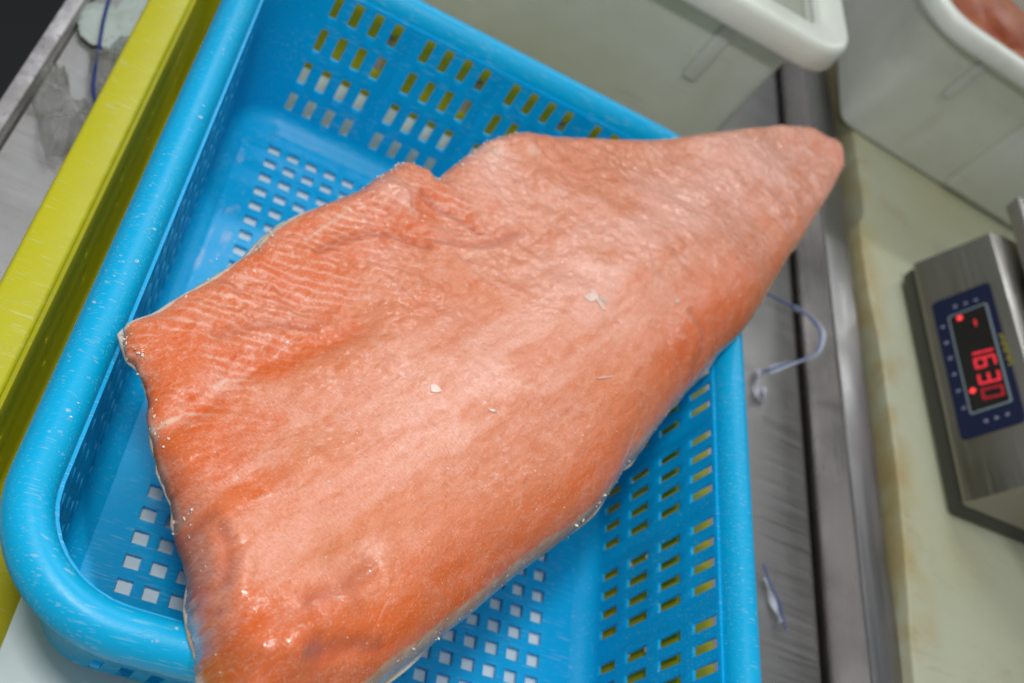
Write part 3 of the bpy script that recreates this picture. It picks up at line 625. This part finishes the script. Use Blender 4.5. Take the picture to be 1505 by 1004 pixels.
    for pl, h, wd in [([(0.21912, 0.35181), (0.22906, 0.36489), (0.23721, 0.38317), (0.23616, 0.39483)], 0.45, 0.0006), ([(0.2096, 0.33883), (0.22534, 0.34943), (0.24172, 0.36649), (0.25247, 0.38126)], 0.45, 0.0006), ([(0.24818, 0.35356), (0.25245, 0.36706), (0.25908, 0.38215)], 0.5, 0.0006), ([(0.09281, 0.16745), (0.09587, 0.17138), (0.10006, 0.17164)], 0.4, 0.0005), ([(0.10254, 0.16255), (0.10936, 0.16812), (0.1137, 0.17355)], 0.3, 0.0007), ([(0.10787, 0.16234), (0.10486, 0.16406), (0.09965, 0.16377)], 0.5, 0.0006), ([(0.12944, 0.43082), (0.14521, 0.43551), (0.16485, 0.4497)], 0.4, 0.0015), ([(0.08957, 0.35009), (0.10352, 0.37195), (0.11326, 0.38007)], 0.4, 0.0012), ([(0.18446, 0.36076), (0.19492, 0.38513), (0.2148, 0.41098)], 0.35, 0.0006), ([(0.23147, 0.31573), (0.23304, 0.29821), (0.23116, 0.28003), (0.22232, 0.26362)], 0.55, 0.001), ([(0.04266, 0.24299), (0.04681, 0.24824), (0.04997, 0.249)], 0.7, 0.0015), ([(0.02702, 0.21847), (0.03196, 0.2237), (0.03845, 0.22872)], 0.6, 0.0018)]:
        dc = distto(Q, resample(pl, 20)); fat = fat + h * np.exp(-(dc / wd) ** 2) * sstep(.3, .6, fbm(al, ac, .006, 341, 3))
    skin = sstep(sw, sw * .55, dd) * sstep(.22, .5, S) + .4 * sstep(.003, .001, dd)
    nv = NS * NTT
    V = np.c_[x, y, z]
    idx = np.arange(nv).reshape(NS, NTT)
    quads = np.stack([idx[:-1, :-1], idx[:-1, 1:], idx[1:, 1:], idx[1:, :-1]], -1).reshape(-1, 4)
    loop = np.r_[idx[:, 0], idx[-1, 1:], idx[-2::-1, -1], idx[0, -2:0:-1]]
    bot = V[loop].copy(); cen = bot[:, :2].mean(0); dirs = cen - bot[:, :2]; dirs /= np.linalg.norm(dirs, axis=1)[:, None]
    bot[:, :2] += dirs * .0025; bot[:, 2] = .1192
    nb = len(loop); bi = np.arange(nv, nv + nb)
    sk = np.stack([loop, np.roll(loop, -1), np.roll(bi, -1), bi], -1)
    V = np.r_[V, bot]; Q4 = np.r_[quads, sk]
    loops = np.r_[Q4.ravel(), bi[::-1]]
    me = bpy.data.meshes.new("flesh"); me.vertices.add(len(V)); me.vertices.foreach_set("co", V.ravel().astype(np.float32))
    me.loops.add(len(loops)); me.loops.foreach_set("vertex_index", loops.astype(np.int32))
    npoly = len(Q4) + 1; starts = np.r_[np.arange(len(Q4)) * 4, len(Q4) * 4]
    me.polygons.add(npoly); me.polygons.foreach_set("loop_start", starts.astype(np.int32))
    me.update(calc_edges=True); me.validate()
    me.polygons.foreach_set("use_smooth", np.ones(len(me.polygons), bool))
    pad = lambda a, v: np.r_[np.clip(a, 0, 1.2), np.full(nb, v)].astype(np.float32)
    wet = .30 + sstep(.45, .62, fbm(al, ac, .03, 331, 4)) * .45
    for lx, ly, h, r in [(0.07969, 0.14133, 0.9, 0.02183), (0.05977, 0.15263, 0.4, 0.00936), (0.09389, 0.13329, 0.8, 0.01711), (0.10022, 0.37001, 0.5, 0.02348), (0.05037, 0.29147, 0.4, 0.01536)]:
        wet += h * np.exp(-(((x - lx) ** 2 + (y - ly) ** 2) / r ** 2))
    for nm, a, v in (("wet", wet, 0.), ("crease", crease + np.zeros_like(x), 0.), ("frost_sheen", frost_sheen, .2), ("deep", deep, .2), ("fat", fat, .3), ("skin", skin, 1.)):
        at = me.attributes.new(nm, 'FLOAT', 'POINT'); at.data.foreach_set("value", pad(a, v))
    at = me.attributes.new("along", 'FLOAT_VECTOR', 'POINT')
    A = np.zeros((len(V), 3), np.float32); A[:nv, 0] = al; A[:nv, 1] = ac; A[nv:, 0] = al[loop]; A[nv:, 1] = ac[loop]
    at.data.foreach_set("vector", A.ravel())
    return me, V[:nv], (dd, db, dh, dt)
def fishmat():
    M = NT("salmon_flesh"); L = M.attr("along", 'Vector')
    fr, dp, ft, sk = M.attr("frost_sheen"), M.attr("deep"), M.attr("fat"), M.attr("skin")
    fine = M.noise(L, 900, 3, .6); mid = M.noise(M.mapv(L, (110, 260, 1)), 1, 4, .6); fib = M.noise(M.mapv(L, (1400, 420, 1)), 1, 3, .6)
    c = M.mix(M.ramp(mid, .3, .7), (.57, .158, .058), (.64, .222, .108))
    c = M.mix(M.ramp(M.math('MULTIPLY', dp, M.ramp(mid, .2, .8, .6, 1.1)), .05, .9), c, (.60, .105, .010))
    f = M.math('MULTIPLY', fr, M.ramp(fib, .25, .75, .55, 1.25))
    c = M.mix(M.ramp(f, .0, 1.0, 0, .92), c, (.74, .36, .265))
    grain = M.ramp(fine, .54, .72, 0, .42); c = M.mix(grain, c, (.70, .42, .32))
    dark = M.ramp(M.noise(L, 650, 2), .56, .72, 0, .34); c = M.mix(dark, c, (.40, .11, .04))
    wv = M.noise(M.mapv(L, (30, 55, 1)), 1, 6, .7, .8)
    wl = M.ramp(M.math('ABSOLUTE', M.math('SUBTRACT', wv, .5)), .0, .012, .22, 0); c = M.mix(wl, c, (.72, .50, .42))
    c = M.mix(M.math('MULTIPLY', M.attr('crease'), .6), c, (.42, .095, .045))  # crease shade painted into the flesh, on top of the modelled dents
    c = M.mix(M.ramp(ft, .2, 1), c, (.66, .56, .44))
    c = M.mix(M.ramp(sk, .1, 1), c, M.mix(M.ramp(sk, .55, .25), M.mix(M.ramp(mid, .4, .6), (.50, .33, .21), (.46, .23, .13)), (.40, .19, .17)))
    M.set(Base_Color=c, Subsurface_Weight=.18, Subsurface_Scale=.006, IOR=1.38)
    M.b.inputs['Subsurface Radius'].default_value = (1., .35, .18)
    M.set(Roughness=M.ramp(M.noise(L, 70, 5, .65), .35, .65, .24, .42))
    M.set(Coat_Weight=M.math('MULTIPLY', M.attr('wet'), 1.0), Coat_Roughness=.06, Coat_IOR=1.4, Coat_Normal=M.bump(M.noise(L, 150, 4, .6), .0010))
    h = M.math('ADD', M.math('MULTIPLY', fib, .35), M.math('ADD', M.math('MULTIPLY', mid, .8), M.math('MULTIPLY', fine, .25)))
    M.set(Normal=M.bump(h, .0008))
    return M.m
fish = empty("salmon_fillet", (.14, .33, .1195)); tag(fish, "large raw orange salmon fillet lying across the top of the blue basket", "fish fillet")
fme, FV, (fdd, fdb, fdh, fdt) = fillet()
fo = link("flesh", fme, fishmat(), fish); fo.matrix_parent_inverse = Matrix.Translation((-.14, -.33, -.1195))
def skin_sheet():
    B = resample(BELLY, 420); H = resample(HEAD, 260); D = resample(DORSAL, 420)[::-1]; Tl = resample(TAIL, 120)[::-1]
    L = np.r_[B, H[1:], D[1:], Tl[1:-1]]; n = len(L)
    tg = np.roll(L, -2, 0) - np.roll(L, 2, 0); tg /= np.linalg.norm(tg, axis=1)[:, None] + 1e-9
    nm = np.c_[tg[:, 1], -tg[:, 0]]
    if ((L[50] + nm[50] * .01 - L.mean(0)) ** 2).sum() < ((L[50] - L.mean(0)) ** 2).sum(): nm = -nm
    cl = np.cumsum(np.r_[0, np.linalg.norm(np.diff(L, axis=0), axis=1)])
    nz = fbm(cl, cl * 0, .02, 401, 5, .65) - .42; nz2 = fbm(cl, cl * 0, .09, 411, 2)
    off = np.clip((nz - .07) * .007 + (nz2 - .5) * .003, -.0022, .0020)
    for qx, qy, h, r in [(0.42316, 0.64443, 0.0034, 0.01214), (0.40294, 0.6452, -0.002, 0.02577), (0.03085, 0.21947, -0.0012, 0.04064), (0.0568, 0.16227, -0.0014, 0.03015), (0.06983, 0.13312, -0.0012, 0.02168), (0.17017, 0.19504, -0.0008, 0.04013), (0.0116, 0.27396, 0.0006, 0.01695), (0.00359, 0.25671, 0.0012, 0.0053), (0.04632, 0.18688, 0.0014, 0.004)]: off = off + h * np.exp(-(((L[:, 0] - qx) ** 2 + (L[:, 1] - qy) ** 2) / r ** 2))
    k1 = 3; off = np.convolve(np.r_[off[-k1:], off, off[:k1]], np.ones(2 * k1 + 1) / (2 * k1 + 1), 'valid')
    V = []; prof = ((-.006, .1186), (0., .1188), (.0006, .1195), (.0001, .1203), (-.0012, .1210), (-.008, .1212))
    for o, z in prof: V += [(p[0] + m[0] * (f + o), p[1] + m[1] * (f + o), z) for p, m, f in zip(L, nm, off)]
    F = [(j * n + i, j * n + (i + 1) % n, (j + 1) * n + (i + 1) % n, (j + 1) * n + i) for j in range(len(prof) - 1) for i in range(n)]
    M = NT("fish_skin"); co = M.co(); a = M.noise(co, 90, 4)
    c = M.mix(M.ramp(a, .35, .65), (.62, .52, .42), (.50, .36, .27)); c = M.mix(M.ramp(M.noise(co, 40, 3), .5, .7), c, (.60, .58, .56))
    M.set(Base_Color=c, Roughness=.25, Subsurface_Weight=.3, Subsurface_Scale=.004, Normal=M.bump(a, .0008))
    o = mesh("skin", V, F, M.m, fish, 180); o.matrix_parent_inverse = fo.matrix_parent_inverse
skin_sheet()
# frost crumbs and tiny ice specks lying on the flesh
ICE = simple("ice", (.86, .70, .62), .12, Transmission_Weight=.2, Subsurface_Weight=.3, Subsurface_Scale=.002, IOR=1.31)
def specks(n, seed):
    rs = np.random.RandomState(seed); bm = bmesh.new()
    edge = np.minimum(np.minimum(fdd, fdb), np.minimum(fdh, fdt))
    pick = rs.choice(len(FV), n); edgy = np.where((edge < .0035) & (edge > .0002) & (fdt > .02))[0]; pick = np.r_[pick, rs.choice(edgy, n)]
    for i in pick:
        p = FV[i]; r = rs.uniform(.00018, .00045) * (1.9 if rs.rand() < .10 else 1)
        m = Matrix.Translation(p) @ Matrix.Rotation(rs.rand() * 6.28, 4, 'Z') @ Matrix.Diagonal((rs.uniform(.7, 1.8), rs.uniform(.6, 1.2), .6, 1))
        bmesh.ops.create_icosphere(bm, subdivisions=1, radius=r * .85, matrix=m)
    o = bmobj("frost_crumbs", bm, ICE, fish, 180); o.matrix_parent_inverse = fo.matrix_parent_inverse; o['kind'] = 'stuff'
specks(420, 5)
def crust():
    rs = np.random.RandomState(21); bm = bmesh.new()
    edge = np.minimum(np.minimum(fdd, fdb), np.minimum(fdh, fdt))
    for cx, cy, rad, num in [(0.10007, 0.41177, 0.01255, 40), (0.11542, 0.41347, 0.00769, 22), (0.08758, 0.39635, 0.01198, 20), (0.14784, 0.46601, 0.02227, 40), (0.13171, 0.4414, 0.0115, 22), (0.00455, 0.25449, 0.00366, 16), (0.00899, 0.24391, 0.00648, 18), (0.02404, 0.22118, 0.01155, 18), (0.04573, 0.18339, 0.00492, 12), (0.40219, 0.62872, 0.02963, 40), (0.04485, 0.3351, 0.0202, 30), (0.21971, 0.25018, 0.01549, 16), (0.15248, 0.16869, 0.02416, 14)]:
        near = np.where(((FV[:, 0] - cx) ** 2 + (FV[:, 1] - cy) ** 2 < rad ** 2) & (edge < .0045))[0]
        if len(near) == 0: continue
        for i in rs.choice(near, max(4, int(num * .55))):
            r = rs.uniform(.0003, .0009); m = Matrix.Translation(FV[i] + rs.normal(0, .0004, 3)) @ Matrix.Rotation(rs.rand() * 6.28, 4, (rs.rand(), rs.rand(), 1)) @ Matrix.Diagonal((rs.uniform(.7, 1.6), rs.uniform(.6, 1.2), .45, 1))
            g = bmesh.ops.create_icosphere(bm, subdivisions=2, radius=r, matrix=m)
            for v in g['verts']: v.co += Vector(rs.normal(0, .00012, 3))
    o = bmobj("ice_crust", bm, ICE, fish, 180); o.matrix_parent_inverse = fo.matrix_parent_inverse; o['kind'] = 'stuff'
crust()
def surf_z(x, y):
    i = np.argmin((FV[:, 0] - x) ** 2 + (FV[:, 1] - y) ** 2); return FV[i, 2]
def flake(poly):
    cx = sum(p[0] for p in poly) / len(poly); cy = sum(p[1] for p in poly) / len(poly); z = surf_z(cx, cy)
    bm = bmesh.new(); a = [bm.verts.new((p[0], p[1], surf_z(*p) - .0002)) for p in poly]; b = [bm.verts.new((p[0], p[1], surf_z(*p) + .0003 + .0003 * (k % 2))) for k, p in enumerate(poly)]
    n = len(poly); bm.faces.new(a); bm.faces.new(b[::-1])
    for i in range(n): bm.faces.new((a[i], b[i], b[(i + 1) % n], a[(i + 1) % n]))
    o = bmobj("ice_flake", bm, FLK, fish, 30); o.matrix_parent_inverse = fo.matrix_parent_inverse
FLK = simple("pale_flake", (.60, .40, .32), .2, Subsurface_Weight=.4, Subsurface_Scale=.003)
for poly in [[(0.1254, 0.26993), (0.12758, 0.27053), (0.12941, 0.26915), (0.13028, 0.26772), (0.1276, 0.26619), (0.12568, 0.26608)], [(0.19914, 0.36177), (0.20076, 0.36168), (0.20462, 0.35724), (0.20815, 0.35088), (0.20656, 0.35055), (0.2023, 0.35562)], [(0.19593, 0.35513), (0.2001, 0.35906), (0.20425, 0.3566), (0.19967, 0.3525)], [(0.20407, 0.36015), (0.20986, 0.35759), (0.20836, 0.35503), (0.20425, 0.3566)], [(0.24974, 0.37798), (0.2528, 0.38191), (0.25323, 0.3802), (0.2506, 0.37651)], [(0.15128, 0.26588), (0.15455, 0.26653), (0.15535, 0.26542), (0.1534, 0.26496)], [(0.20526, 0.30747), (0.21346, 0.31192), (0.2135, 0.31092), (0.20604, 0.30701)]]: flake(poly)
